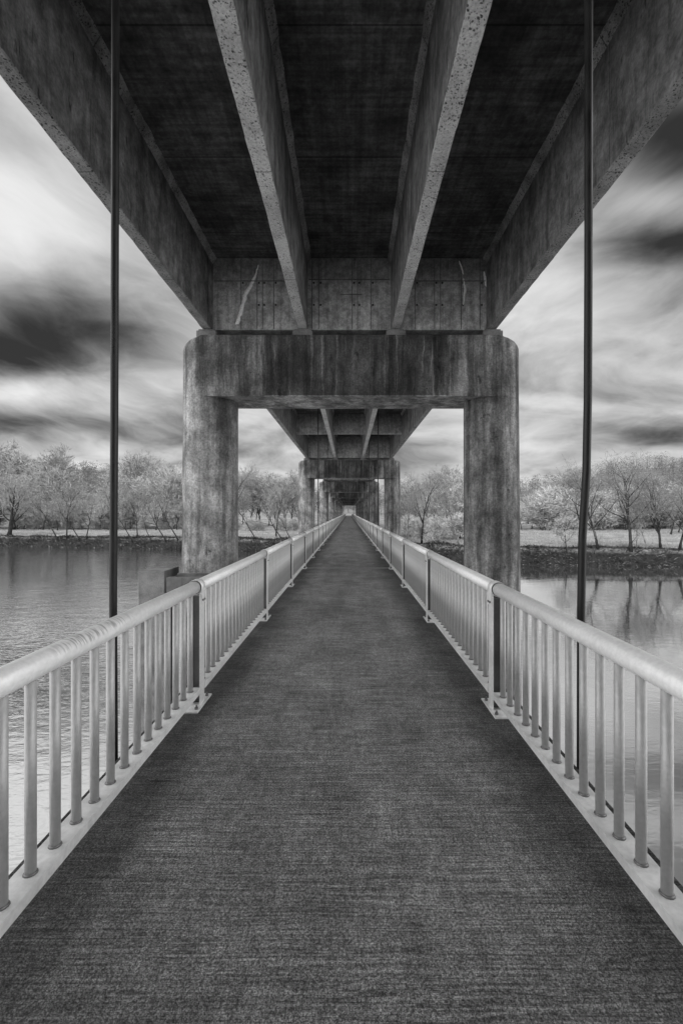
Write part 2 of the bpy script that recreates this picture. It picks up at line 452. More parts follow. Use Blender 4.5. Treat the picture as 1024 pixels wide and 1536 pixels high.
bloom([(725, 408), (728, 424), (731, 438)], [3, 7, 2], DP-.42, 6).build('lime_streak', M['lime'], enddias[2])
span1 = make_span(1, 0, DP, False); span1.location = (XC, D1, 0)
ordn = ['first','second','third','fourth','fifth','sixth','seventh','eighth','ninth','tenth']
tag(span1, 'second span of the road bridge, framed beneath the first pier\'s cap beam', 'bridge span', 'spans of the road bridge')
sb = copy_tree(span1); sb.location = (XC, D1-2*DP, 0)
sb['label'] = 'span of the road bridge behind the camera'
for k in range(2, 8):
    s = copy_tree(span1); s.location = (XC, D1+DP*(k-1), 0)
    s['label'] = '%s span of the road bridge, resting between the %s and %s piers' % (ordn[k], ordn[k-1], ordn[k])

def stadium(hx, r, n=12):
    pts = []
    for i in range(n+1):
        a = -PI/2 + PI*i/n; pts.append((hx + r*math.cos(a), r*math.sin(a)))
    for i in range(n+1):
        a = PI/2 + PI*i/n; pts.append((-hx + r*math.cos(a), r*math.sin(a)))
    return pts
CX = 3.985; ZB, ZT = 4.72, 6.37
def make_pier():
    t = empty('bridge_pier', (XC+.02, D1, 0))
    mb = MB(); loops = []
    base = stadium(CX, .755, 14)
    for z, ins in ((ZB, 0), (ZB+.02, 0), (ZB+.8, 0), (ZT-.30, 0), (ZT-.22, .012), (ZT-.14, .045), (ZT-.07, .10), (ZT-.02, .18), (ZT, .26)):
        L = []
        for (x, y) in base:
            # only the round ends are eased at the top
            fx = max(0, (abs(x)-CX)/.755); x2 = x-math.copysign(ins*(1 if z > ZB+.1 else .3)*sstep(0, .5, fx), x)
            yy = y if z < ZT-.02 else y*.985
            L.append((x2, yy, z))
        loops.append(L)
    mb.loops(loops, 0, False)
    o = mb.build('cap_beam', M['pier'], t)
    for f in o.data.polygons: f.use_smooth = abs(f.normal.z) < .7 and abs(f.center.x) > CX-.05
    for sx in (-1, 1):
        mb = MB(); L = []
        for i in range(25):
            z = -8.0+(ZB+8.0-.001)*i/24; q = (z-ZB)/(-8-ZB)
            r = .7545+.045*q; x0 = sx*(CX+.055*q)
            L.append([(x0+r*math.cos(2*PI*a/40), r*math.sin(2*PI*a/40), z) for a in range(40)])
        mb.loops(L, 0, True)
        mb.build('column', M['pier'], t)
    for gx in GX:
        mb = MB(); x = gx-.02
        for ys in (-1, 1):
            ya, yb = sorted((ys*.12, ys*.62))
            mb.box(x-.27, x+.27, ya, yb, ZT+.001, ZT+.17)
            mb.box(x-.22, x+.22, ya+.03, yb-.03, ZT+.171, ZG-.012)
        bevel(mb.build('bearing_pad', M['pad'], t), .01, 1)
    return t
pier1 = make_pier()
tag(pier1, 'nearest two-column concrete pier with rounded cap beam, stained by water runs', 'bridge pier', 'piers of the road bridge')
for k in range(1, 8):
    p = copy_tree(pier1); p.location = (XC+.02, D1+DP*k, 0)
    p['label'] = '%s pier of the road bridge, %s' % (ordn[k], ['', 'standing in the river framed by the first pier', 'seen through the second pier\'s opening', 'seen through the third pier\'s opening', 'small in the distance past the fourth opening', 'tiny beyond the fifth opening', 'tiny near the walkway\'s end', 'tiny, the farthest of all'][k])

# ------------------------------------------------------------------ the walkway slung under it
XL, XR = -1.50, 1.43
YEND = 181.0
third = DP/3
bounds = [-8.0] + [D1+third*i for i in range(0, 60) if D1+third*i < YEND] + [YEND]
mb = MB()
for a, b in zip(bounds[:-1], bounds[1:]):
    n = max(1, int((b-a)/2.0))
    mb.box(XL, XR, a+.071, b-.071, -.2, 0)
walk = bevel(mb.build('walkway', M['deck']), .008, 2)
tag(walk, 'dark broomed concrete walkway deck running away under the bridge', 'walkway', kind='structure')
mb = MB()
for i, b in enumerate(bounds[1:-1]):
    mb.box(XL+.01, XR-.01, b-.07, b+.07, -.1, .004)
mb.build('joint_filler', M['seal'], walk)
for x in (XL+.25, XR-.25):
    mb = MB(); a, b = -8, YEND
    mb.box(x-.07, x+.07, a, b, -.215, -.2005); mb.box(x-.006, x+.006, a, b, -.485, -.215); mb.box(x-.07, x+.07, a, b, -.5, -.485)
    mb.build('edge_beam', M['web_metal'], walk)

# railing panels: one 10 ft panel between posts, each with the post at its far end
S = 3.048; PITCH = .1525
def ring(mb, y0, y1, r0, r1, zc, xc, n=28, m=0):
    L = []
    for (y, r) in ((y0, r0), (y0, r1), (y1, r1), (y1, r0)):
        L.append([(xc+r*math.cos(2*PI*k/n), y, zc+r*math.sin(2*PI*k/n)) for k in range(n)])
    b = len(mb.v)
    for l in L: mb.v += l
    for i in range(4):
        j = (i+1) % 4
        for k in range(n):
            k2 = (k+1) % n
            mb.face((b+i*n+k, b+j*n+k, b+j*n+k2, b+i*n+k2), m, i == 1)
ZTB = .978; RT = .0525
meshes = {}
def panel_parts(s):
    """s = +1 when the walkway lies on the +x side of the panel (left railing)"""
    P = {}
    mb = MB(); mb.tube([(0, -S+.058, ZTB), (0, -S*.5, ZTB), (0, -.058, ZTB)], RT, 32); P['handrail'] = mb.mesh('handrail', M['rail']); P['scuffed'] = mb.mesh('handrail', M['scuffed'])
    mb = MB()
    xi, xo = .054*s, -.062*s
    def bx(mb, xa, xb, *r): mb.box(min(xa, xb), max(xa, xb), *r)
    bx(mb, xi-.006*s, xo, -S+.056, -.056, .150, .157)
    bx(mb, xi, xi-.006*s, -S+.056, -.056, .110, .157)
    bx(mb, xo, xo+.006*s, -S+.056, -.056, .110, .1495)
    P['bottom_rail'] = mb.mesh('bottom_rail', M['pale'])
    mb = MB(); mb.tube([(0, 0, .158), (0, 0, .94)], .0215, 14); P['baluster'] = mb.mesh('baluster', M['balu'])
    mb = MB(); mb.tube([(0, 0, .1575), (0, 0, .166)], [.0275, .0228], 14); P['weld_collar'] = mb.mesh('weld_collar', M['bolt'])
    mb = MB()
    bx(mb, .041*s, .050*s, -.05, .05, .013, .915); bx(mb, -.050*s, -.041*s, -.05, .05, .013, .915)
    mb.box(-.041, .041, -.004, .004, .013, .90, 1)
    P['post'] = mb.mesh('post', [M['pale'], M['web_metal']])
    mb = MB(); bx(mb, .072*s, -.10*s, -.185, .185, 0.001, .013); P['base_plate'] = mb.mesh('base_plate', M['pale'])
    mb = MB(); mb.tube([(0, 0, .0135), (0, 0, .028)], .014, 6); mb.tube([(0, 0, .0285), (0, 0, .045)], .007, 8)
    P['anchor_bolt'] = mb.mesh('anchor_bolt', M['bolt'])
    mb = MB(); ring(mb, -.045, .045, RT+.0005, RT+.007, ZTB, 0)
    xa = .0505*s; bx(mb, xa, xa+.0075*s, -.043, .043, .845, ZTB); bx(mb, -xa, -xa-.0075*s, -.043, .043, .845, ZTB)
    P['rail_clamp'] = mb.mesh('rail_clamp', M['pale'])
    mb = MB()
    for y in (-.022, .022): mb.tube([(xa+.0078*s, y, .873), (xa+.018*s, y, .873)], .0095, 6)
    P['clamp_bolt'] = mb.mesh('clamp_bolt', M['bolt'])
    mb = MB(); ring(mb, -.0575, -.0455, RT-.02, RT+.0035, ZTB, 0); ring(mb, .0455, .0575, RT-.02, RT+.0035, ZTB, 0)  # dark rings painted for the shade in the gaps beside the clamp
    P['gap_ring'] = mb.mesh('gap_ring', M['gap_dark'])
    return P
def merged_infill(P):
    mb = MB()
    for k in range(1, 20): mb.tube([(0, -S+PITCH*k, .158), (0, -S+PITCH*k, .94)], .0215, 8)
    return mb.mesh('baluster_infill', M['balu'])
NP = 58; FULL = 9; MID = 18
for s, xc, y0, side in ((1, -1.27, 3.80, 'left'), (-1, 1.20, 3.70, 'right')):
    P = panel_parts(s); inf = merged_infill(P)
    one = None
    for k in range(-1, NP):
        t = empty('railing_panel', (xc, y0+S*k, 0))
        g = 'railing panels along the %s side' % side
        if k < 0: lab = 'railing panel beside the camera on the %s side, outside the photo' % side
        elif k == 0: lab = 'nearest railing panel on the %s side, cut off by the photo edge' % side
        elif k < 10: lab = '%s railing panel from the camera along the %s side of the walkway' % (ordn[k], side)
        else: lab = 'small distant railing panel toward the far end of the %s railing' % side
        tag(t, lab, 'railing', g if k < 10 else 'distant panels of the %s railing' % side)
        link('handrail', P['scuffed'] if (k == 0 and s == 1) else P['handrail'], t); link('bottom_rail', P['bottom_rail'], t)
        post = link('post', P['post'], t); 
        if k < MID:
            bp = link('base_plate', P['base_plate'], post)
            if k < FULL:
                for bxx in (.045*s, -.06*s):
                    for by in (-.135, .135): link('anchor_bolt', P['anchor_bolt'], post).location = (bxx, by, 0)
        cl = link('rail_clamp', P['rail_clamp'], post)
        if k < FULL:
            link('clamp_bolt', P['clamp_bolt'], post); link('gap_ring', P['gap_ring'], post)
            for q in range(1, 20):
                b = link('baluster', P['baluster'], t); b.location = (0, -S+PITCH*q, 0)
                if k < 3:
                    c = link('weld_collar', P['weld_collar'], b)
        else:
            link('baluster_infill', inf, t)

# hanger rods and the cross beams they carry
rodspots = []
for k in range(0, 6):
    for j in (1, 2):
        y = D1+DP*(k-1)+third*j
        if y > 0 and y < YEND: rodspots.append(y)
rodspots[0] = 2.97
bent = [(.0, -.45), (.0, .2), (.002, 1.0), (.010, 1.45), (.035, 1.85), (.044, 2.3), (.048, 3.2), (.05, 5.0), (.05, 8.66)]
for i, y in enumerate(rodspots):
    for side, x in (('left', -1.535), ('right', 1.46)):
        yy = y-.1 if (i == 0 and side == 'right') else y
        t = empty('hanger_rod', (x, yy, 0))
        if i == 0 and side == 'right': pts = [(a, 0, z) for a, z in bent]
        elif i == 0: pts = [(.008, 0, -.45), (.004, 0, .3), (0, 0, 1.0), (.008, 0, 2.2), (.014, 0, 4.2), (.02, 0, 8.66)]
        else: pts = [(0, 0, -.45), (0, 0, 4), (0, 0, 8.66 if i == 0 else 7.3)]
        zt = pts[-1][2]
        mb = MB(); mb.tube(pts, .024, 16); mb.build('rod', M['rod'], t)
        mb = MB(); mb.tube([(pts[0][0], 0, -.60), (pts[0][0], 0, -.545)], .05, 6); mb.tube([(pts[0][0], 0, -.66), (pts[0][0], 0, -.45)], .0262, 12)
        mb.build('nut', M['bolt'], t)
        if i == 0:
            lab = 'nearest %s black hanger rod, %s' % (side, 'kinked just above the handrail' if side == 'right' else 'straight, rising past the handrail')
        else:
            lab = 'thin far hanger rod on the %s, %s pair counted from the camera' % (side, ordn[i] if i < 10 else 'last')
        tag(t, lab, 'hanger rod', 'hanger rods of the walkway')
    mb = MB()
    for q in (-1, 1):
        ya, yb = sorted((y+q*.04, y+q*.10)); mb.box(-1.66, 1.60, ya, yb, -.54, -.501)
    mb.box(-1.62, 1.56, y-.1, y+.1, -.545, -.5405)
    mb.build('cross_beam', M['web_metal'], walk)

# concrete block and steel channels beside the left column
mb = MB(); mb.box(-5.63, -4.93, 12.2, 13.25, -8, .02)
o = bevel(mb.build('concrete_block', M['block']), .02, 2)
tag(o, 'square dark concrete block standing against the outside of the left column', 'concrete block')
t = empty('support_bracket', (0, 11.5, 0))
for ya in (11.18, 11.88):
    mb = MB(); a = ya-11.5
    mb.box(-4.47, -1.62, a, a+.02, -.5, -.005); mb.box(-4.47, -1.62, a+.0205, a+.14, -.0255, -.006); mb.box(-4.47, -1.62, a+.0205, a+.14, -.5, -.48)
    bevel(mb.build('channel', M['web_metal'], t), .004, 1)
mb = MB(); mb.box(-4.47, -4.45, -.15, .37, -.45, -.05); mb.build('end_plate', M['web_metal'], t)
tag(t, 'pair of dark steel channels between the left column and the railing', 'steel bracket')

# ------------------------------------------------------------------ river, banks, hills
BT = [(-700, 210), (-400, 150), (-150, 108), (-66, 88), (-29, 80), (-13, 75), (4, 67), (11, 63.5), (21, 57), (40, 54), (120, 46), (400, 30), (700, 20)]
def bank(x):
    for (a, ya), (b, yb) in zip(BT[:-1], BT[1:]):
        if a <= x <= b:
            y = ya+(yb-ya)*(x-a)/(b-a); break
    else: y = BT[0][1] if x < 0 else BT[-1][1]
    return y + 1.0*mnoise.noise(Vector((x*.11, 3.1, 0))) + .5*mnoise.noise(Vector((x*.4, 1.1, 0)))
WZ = -5.0
def ground_z(x, y):
    s = y-bank(x)
    nz = mnoise.noise(Vector((x*.05, y*.05, 2)))
    if s < -2: return -8.0
    if s < 0: return -8.0+2.9*sstep(-2, 0, s)
    top = -3.05 if x > -20 else -3.05-.25*sstep(-20, -60, x)
    z = -5.1+(top+5.1+.25*mnoise.noise(Vector((x*.3, y*.3, 0))))*sstep(0, 2.6, s)
    z += .5*sstep(3, 60, s) + .12*nz*sstep(2, 8, s)
    px = 523+F*x/max(y, 5)
    amp = 28*sstep(380, 150, px) + 12*sstep(150, 350, px)*sstep(900, 700, px) + 34*sstep(640, 960, px)
    dd = math.hypot(x, y)
    z += amp*sstep(125, 420, dd)*(1+.18*mnoise.noise(Vector((x*.009, y*.009, 7)))) + 1.5*nz*sstep(150, 260, dd)
    # made ground that carries the walkway's far end
    e = sstep(150, 183, y)*sstep(16, 5, abs(x))
    z = z*(1-e) + e*max(-.12 if y < 230 else -.12+(y-230)*.04, z if y > 300 else -9)
    if y > YEND-1 and abs(x) < 5 and y < 230: z = min(z, -.12)
    return z
ss = [-420, -200, -100, -60, -30, -15, -6, -3, -2, -1.4, -.8, -.3, 0, .3, .6, .9, 1.2, 1.5, 1.8, 2.1, 2.4, 2.8, 3.4, 4.2, 5.2, 6.5, 8, 10, 12, 14.5, 17, 20, 23, 27, 31, 35, 40, 45, 50, 56, 62, 68, 75, 82, 90, 98, 106, 115, 125, 135, 148, 162, 178, 196, 216, 240, 270, 305, 345, 390, 440, 520, 620, 800]
xs = []
x = -720.
while x < 720:
    xs.append(x); x += .7 if abs(x) < 75 else (3 if abs(x) < 160 else 14)
xs.append(720.)
mb = MB()
for x in xs:
    b = bank(x)
    for s_ in ss:
        y = b+s_; mb.v.append((x, y, ground_z(x, y)))
ns = len(ss)
for i in range(len(xs)-1):
    for j in range(ns-1):
        mb.face((i*ns+j, (i+1)*ns+j, (i+1)*ns+j+1, i*ns+j+1), 0, True)
tag(mb.build('ground', M['ground']), 'pale meadow, muddy bank and wooded hillsides beyond the river', 'ground', kind='structure')
mb = MB(); mb.quad((-720, -380, WZ), (720, -380, WZ), (720, 260, WZ), (-720, 260, WZ))
tag(mb.build('river', M['water']), 'smooth grey river reflecting the sky and trees', 'river', kind='structure')

# ------------------------------------------------------------------ trees
def rotd(d, ang, az):
    u = d.orthogonal().normalized(); w = d.cross(u)
    return (d*math.cos(ang) + (u*math.cos(az)+w*math.sin(az))*math.sin(ang)).normalized()
def grow(seed, h, trunk_frac=.5, n1=8, n2=5, n3=5, spread=.8, lean=(0, 0), r0=.16, up=.25, low=.3, wig=.14):
    rr = random.Random(seed); wood = MB(); tw = MB(); tips = []
    def limb(p, d, L, r, lev):
        segs = (7, 5, 4, 2)[lev]; pts = [p.copy()]; dirs = [d.copy()]
        for i in range(segs):
            j = Vector((rr.gauss(0, 1), rr.gauss(0, 1), rr.gauss(0, 1)))*wig*(1 if lev else .5)
            d = (d + j + Vector((0, 0, up*(.0, .16, .16, .1)[lev]))).normalized()
            p = p + d*(L/segs); pts.append(p.copy()); dirs.append(d.copy())
        end = (.22, .25, .3, .4)[lev]
        rad = [max(.016, r*(1-(1-end)*i/segs)) for i in range(segs+1)]
        if lev == 0: rad[0] *= 1.35
        (wood if lev < 2 else tw).tube(pts, rad, (9, 5, 4, 3)[lev], 0, lev == 0)
        if lev == 3:
            tips.append((pts[-1], dirs[-1])); return
        nc = (n1, n2, n3)[lev]
        for c in range(nc):
            f = (low if lev == 0 else .25)+(1-(low if lev == 0 else .25))*((c+rr.random())/nc)
            q = f*segs; i = min(segs-1, int(q)); pp = pts[i].lerp(pts[i+1], q-i)
            ang = spread*rr.uniform(.65, 1.15)*(1-.35*f*(lev == 0)); az = (c*2.4+rr.uniform(-.5, .5))
            dd = rotd(dirs[i], ang, az)
            LL = L*rr.uniform(.75, 1.1)*((.62*(1.15-.55*f)) if lev == 0 else .55)
            limb(pp, dd, LL, rad[i]*rr.uniform(.5, .68), lev+1)
    d0 = Vector((lean[0], lean[1], 1)).normalized()
    limb(Vector((0, 0, -.25)), d0, h*trunk_frac, r0, 0)
    for (p, d) in tips:
        for k in range(5):
            dd = rotd(d, rr.uniform(.15, .8), rr.uniform(0, 6.28)); L = rr.uniform(.35, 1.)*h*.055; w = .012+.0011*h
            sd = dd.orthogonal().normalized()*w
            tw.tri(p-sd, p+sd, p+dd*L)
    return wood, tw, tips, rr
def buds(mb, tips, rr, n, size, rad):
    for (p, d) in tips:
        for k in range(n):
            c = p + Vector((rr.gauss(0, 1), rr.gauss(0, 1), rr.gauss(0, .8)))*rad*.55
            a = (rotd(d, abs(rr.gauss(0, .55)), rr.uniform(0, 6.28))+Vector((0, 0, .25))).normalized(); b = rotd(a, PI/2, rr.uniform(0, 6.28))
            L = size*rr.uniform(2.5, 7.); w = size*rr.uniform(.2, .38)
            mb.quad(c-a*L*.3, c+b*w, c+a*L, c-b*w)
PROTO = {}
def proto(key, h, wmat, cmat, bud=None, **kw):
    wood, tw, tips, rr = grow(hash_(key), h, **kw)
    zmax = max(v[2] for v in tw.v)
    sc = h/zmax
    if bud:
        b = len(tw.f); buds(tw, tips, rr, *bud)
        tw.m = [0]*b + [1]*(len(tw.f)-b)
    for q in (wood, tw): q.v = [(x*sc, y*sc, z*sc) for x, y, z in q.v]
    PROTO[key] = (wood.mesh('trunk', M[wmat]), tw.mesh('crown', [M[cmat], M[bud_mat[key]]] if bud else [M[cmat]]))
def hash_(s): return sum(ord(c)*(i*31+7) for i, c in enumerate(s)) % 99991
bud_mat = dict(puffa='bud', puffb='bud', puffc='budmid', puffd='budmid', shruba='bud', shrubb='bud', smallbud='bud', oldtree='budmid', bara='twig', barb='twig', barc='twig', lean1='budmid', lean2='budmid', talla='twig', tallb='twig')
proto('oldtree', 14, 'bark', 'twig', (3, .07, .35), trunk_frac=.55, n1=10, n2=6, n3=5, spread=1.0, r0=.34, low=.22, lean=(.1, 0))
proto('lean1', 9, 'bark', 'twig', (3, .06, .3), trunk_frac=.8, n1=7, n2=4, n3=4, spread=.65, r0=.12, low=.35, lean=(-.35, 0))
proto('lean2', 10, 'bark', 'twig', (2, .06, .3), trunk_frac=.85, n1=8, n2=4, n3=3, spread=.6, r0=.13, low=.4, lean=(-.55, .1))
proto('bara', 11, 'bark', 'twig', (2, .06, .3), trunk_frac=.75, n1=9, n2=5, n3=4, spread=.7, r0=.14, low=.3, lean=(-.12, 0))
proto('barb', 12, 'palebark', 'twig', (2, .06, .3), trunk_frac=.8, n1=11, n2=5, n3=4, spread=.75, r0=.13, low=.25, lean=(.1, 0))
proto('talla', 13, 'bark', 'twig', None, trunk_frac=.95, n1=15, n2=6, n3=4, spread=.85, r0=.24, low=.22, lean=(-.12, 0))
proto('tallb', 13, 'bark', 'twig', None, trunk_frac=.95, n1=17, n2=6, n3=4, spread=.95, r0=.27, low=.25, lean=(0.02, 0))
proto('puffa', 15, 'bark', 'twig', (11, .13, .55), trunk_frac=.55, n1=9, n2=6, n3=5, spread=.8, r0=.2, low=.25)
proto('puffb', 14, 'palebark', 'twig', (12, .12, .5), trunk_frac=.5, n1=10, n2=6, n3=5, spread=.9, r0=.18, low=.2)
proto('puffc', 16, 'bark', 'twig', (8, .12, .5), trunk_frac=.6, n1=10, n2=6, n3=5, spread=.75, r0=.2, low=.3)
proto('puffd', 14, 'bark', 'twig', (6, .11, .45), trunk_frac=.6, n1=9, n2=6, n3=5, spread=.85, r0=.18, low=.25)
proto('shruba', 7, 'bark', 'twig', (12, .09, .35), trunk_frac=.4, n1=10, n2=6, n3=5, spread=1.0, r0=.1, low=.05)
proto('shrubb', 6, 'palebark', 'twig', (10, .09, .32), trunk_frac=.4, n1=10, n2=6, n3=5, spread=1.1, r0=.08, low=.05)
proto('smallbud', 5, 'bark', 'twig', (6, .07, .25), trunk_frac=.6, n1=8, n2=5, n3=4, spread=.9, r0=.06, low=.25, lean=(-.3, 0))
HT = dict(oldtree=14, lean1=9, lean2=10, bara=11, barb=12, talla=13, tallb=13, puffa=15, puffb=14, puffc=16, puffd=14, shruba=7, shrubb=6, smallbud=5)
def tree(key, x, y, h, rz, label, group=None, name='tree', cat='tree', wide=1.):
    t = empty(name, (x, y, ground_z(x, y)), rz)
    k = h/HT[key]; t.scale = (k*wide, k*wide, k)
    link('trunk', PROTO[key][0], t); link('crown', PROTO[key][1], t)
    return tag(t, label, cat, group)
def bank_tree(key, px, ds, h, rz, label, group=None, **kw):
    # stands ds metres behind the waterline where the sight line px meets the bank
    d = 70.
    for _ in range(30): d = bank((px-523)*d/F)+ds
    return tree(key, (px-523)*d/F, d, h, rz, label, group, **kw)
gl = 'trees along the left river bank'; gr = 'trees along the right river bank'
bank_tree('oldtree', 14, 6, 14.5, .3, 'broad dark old tree with thick trunk at the left edge of the meadow', gl)
bank_tree('lean1', 88, 1.6, 11, 0, 'leaning slender tree on the bank left of the left rod, crown toward the old tree', gl)
bank_tree('bara', 101, 2.2, 12, .8, 'upright many-branched tree on the left bank, left neighbour of a close pair', gl)
bank_tree('lean1', 121, 1.6, 9, .25, 'slender tree leaning left, one of a close pair just left of the left rod', gl)
bank_tree('bara', 130, 2.0, 9.5, 2.2, 'upright slender tree, closest to the left rod on its left side', gl)
bank_tree('lean1', 200, 1.5, 8.5, .15, 'thin dark leaning tree just right of the left rod', gl)
bank_tree('bara', 206, 2.5, 10, 4.0, 'forked tree between the left rod and the left column, standing straight', gl)
bank_tree('lean2', 228, 1.5, 8.5, -.2, 'dark bare trunk leaning left, midway between left rod and left column', gl)
bank_tree('lean2', 250, 1.6, 10.5, .1, 'tall dark trunk leaning left, second in from the left column', gl)
bank_tree('lean2', 268, 1.8, 11.5, .05, 'dark trunk leaning left, partly hidden behind the left column', gl)
bank_tree('lean1', 384, 2.5, 9.5, .2, 'thin bare tree just right of the left column, behind the railing', gl)
bank_tree('lean2', 428, 1.5, 11, 0, 'black trunk leaning far left near the second pier, above the left railing', gl)
bank_tree('lean1', 436, 2.5, 7, -.4, 'low crooked tree at the foot of the black leaning trunk by the second pier', gl)
bank_tree('bara', 414, 9, 12, 1.0, 'upright bare tree behind the black leaning trunk', gl)
bank_tree('barb', 610, 2.5, 10.5, 1.2, 'pale bare tree just right of the second pier', gr)
bank_tree('bara', 632, 4, 12, .5, 'dark-stemmed bare tree midway between second pier and right column', gr)
bank_tree('barb', 688, 6, 11.5, 2.5, 'tall bare tree half hidden by the right column\'s inner edge', gr)
bank_tree('shrubb', 655, 5, 4.2, 0, 'pale budding shrub on the bank left of the right column', gr, name='shrub', cat='shrub')
bank_tree('smallbud', 851, 1.8, 5.2, .1, 'small pale budding tree leaning left on the bank, left of the right rod', gr)
bank_tree('talla', 896, 2.2, 12.6, 0, 'tall bare tree with bent pale trunk just right of the right rod', gr)
bank_tree('tallb', 945, 2.2, 13.6, .4, 'tallest bare tree on the right bank with straight pale trunk', gr)
bank_tree('barb', 954, 2.8, 7.5, .9, 'thin leaning stem beside the tallest tree on the right bank', gr)
bank_tree('barb', 970, 2.4, 8.5, 2.0, 'slender forked stem right of the tallest tree on the right bank', gr)
bank_tree('bara', 874, 3.0, 9.5, 3.6, 'dark forked bare tree half behind the right rod', gr)
bank_tree('tallb', 990, 3.2, 10.5, 2.2, 'dark bare tree with low limbs, second from the right edge of the photo', gr)
bank_tree('talla', 1018, 2.6, 11.5, 3.0, 'bare tree leaning right at the very right edge of the photo', gr)
bank_tree('lean1', 938, 2.0, 4.0, 3.0, 'short bare sapling just left of the tallest tree', gr, name='sapling', cat='sapling')
bank_tree('lean1', 890, 1.6, 3.2, 1.6, 'short bare sapling left of the bent pale trunk', gr, name='sapling', cat='sapling')
rng = random.Random(11)
def row(pxs, d0, d1, h0, h1, keys, label, group, name='tree', cat='tree', wide=(1., 1.25)):
    for px in pxs:
        d = rng.uniform(d0, d1); x = (px+rng.uniform(-6, 6)-523)*d/F
        if abs(x) < 7.5 and d < 200: continue
        tree(rng.choice(keys), x, d, rng.uniform(h0, h1), rng.uniform(0, 6.28), label, group, name, cat, rng.uniform(*wide))
LG = 'pale budding tree in the thick wood behind the left meadow'
row(range(-70, 300, 14), 112, 128, 8, 18, ['puffa', 'puffb', 'puffd', 'barb', 'bara'], LG, 'wood behind the left meadow')
row(range(-70, 300, 13), 135, 165, 13, 25, ['puffa', 'puffb', 'puffc', 'puffd', 'barb'], LG, 'wood behind the left meadow')
row(range(-60, 300, 20), 118, 122, 3, 5, ['shrubb', 'shruba'], 'low budding shrub at the foot of the wood behind the left meadow', 'shrubs at the edge of the left wood', 'shrub', 'shrub')
CG = 'grey bare tree in the wood seen between the left column and the second pier'
row(range(345, 456, 10), 112, 150, 8, 19, ['puffc', 'puffd', 'bara', 'barb', 'puffb'], CG, 'wood behind the second pier, left part')
row(range(350, 456, 22), 104, 112, 2.5, 4, ['shrubb'], 'low shrub under the wood between the left column and second pier', 'shrubs below the middle wood', 'shrub', 'shrub')
RG = 'fine-twigged tree in the wood seen between the second pier and the right column'
row(range(598, 705, 8), 96, 140, 8, 19, ['puffc', 'puffd', 'barb', 'bara', 'puffb'], RG, 'wood behind the second pier, right part')
row(range(604, 705, 14), 74, 92, 2.5, 5.5, ['shruba', 'shrubb'], 'bright budding shrub in the meadow between the second pier and the right column', 'shrubs on the meadow right of the second pier', 'shrub', 'shrub')
row(range(770, 1110, 13), 104, 118, 4.5, 11.5, ['shruba', 'puffb', 'puffa', 'shrubb'], 'rounded pale budding tree along the far edge of the right meadow', 'trees along the far edge of the right meadow', wide=(1.1, 1.5))
row(range(770, 1110, 16), 122, 140, 9, 17, ['puffa', 'puffd', 'puffc', 'barb', 'tallb'], 'taller grey budding tree behind the rounded ones on the right', 'second row of trees on the right', wide=(1.1, 1.4))
row([1000, 1030, 985, 1015], 84, 100, 8, 12, ['puffd', 'bara'], 'dark-stemmed tree standing forward at the right edge of the meadow', 'forward trees at the right edge')
row(range(488, 562, 5), 215, 330, 9, 14, ['puffc', 'puffd', 'puffb'], 'distant tree closing the view past the far end of the walkway', 'trees past the walkway\'s end')

# far wood on the hills: one mass nobody could count
mb = MB(); rr = random.Random(5)
cnt = 0
while cnt < 1700:
    px = rr.uniform(-140, 1190); d = rr.uniform(190, 480); x = (px-523)*d/F
    if abs(x) < 12 and d < 280: continue
    if px > 740 and (d < 400 and mnoise.noise(Vector((x*.012, d*.016, 4))) < -.32): continue   # open pasture on the right hill
    z = ground_z(x, d); h = rr.uniform(8, 14)*(.75 if px > 740 else 1); w = h*rr.uniform(.28, .42)
    tone = 0 if rr.random() < .93 else 1
    cnt += 1
    mb.tube([(x, d, z-.3), (x+rr.uniform(-.4, .4), d, z+h*.75)], [.10, .03], 3, 2, False)
    for k in range(150):
        u = rr.random()**.5; a = rr.uniform(0, 6.28); zz = rr.uniform(-1, 1)
        rad = math.sqrt(max(0, 1-zz*zz))*u
        c = Vector((x+w*rad*math.cos(a), d+w*rad*math.sin(a), z+h*.55+zz*h*.48))
        q = Vector((rr.gauss(0, 1), rr.gauss(0, 1), rr.gauss(0, 1)+.6)).normalized(); b = q.orthogonal().normalized(); s = rr.uniform(.18, .44)
        mb.quad(c-q*s, c+b*s*.4, c+q*s, c-b*s*.4, tone)
tag(mb.build('far_wood', [M['farleaf'], M['ever'], M['bark']]), 'far wood of grey budding trees covering the hills', 'wood', kind='stuff')

# tangled brush on the bank, and the meadow's pale grass
mb = MB(); rr = random.Random(8)
for k in range(42000):
    px = rr.uniform(-60, 1110); d = 70.
    s0 = rr.uniform(-.2, 3.9)
    x = (px-523)*70/F
    for _ in range(6): d = bank(x)+s0; x = (px-523)*d/F
    z = ground_z(x, d); clump = .5+.9*max(0, mnoise.noise(Vector((x*.35, d*.5, 1)))+.35)
    h = rr.uniform(.25, .85)*clump
    dr = Vector((rr.gauss(0, .7), rr.gauss(-.25, .5), rr.uniform(.2, 1))).normalized()
    p = Vector((x, d, z-.04)); sd = dr.orthogonal().normalized()*rr.uniform(.012, .035); 
    mid = p+dr*h*.6; end = p+dr*h+Vector((0, -.1, -.25*h))
    m = 0 if rr.random() < .9 else 1
    b = len(mb.v); mb.v += [tuple(p-sd), tuple(p+sd), tuple(mid+sd), tuple(mid-sd), tuple(end)]
    mb.face((b, b+1, b+2, b+3), m); mb.face((b+3, b+2, b+4), m)
tag(mb.build('bank_brush', [M['brush'], M['twig']]), 'dark tangled brush and dead stems covering the river bank', 'brush', kind='stuff')
mb = MB()
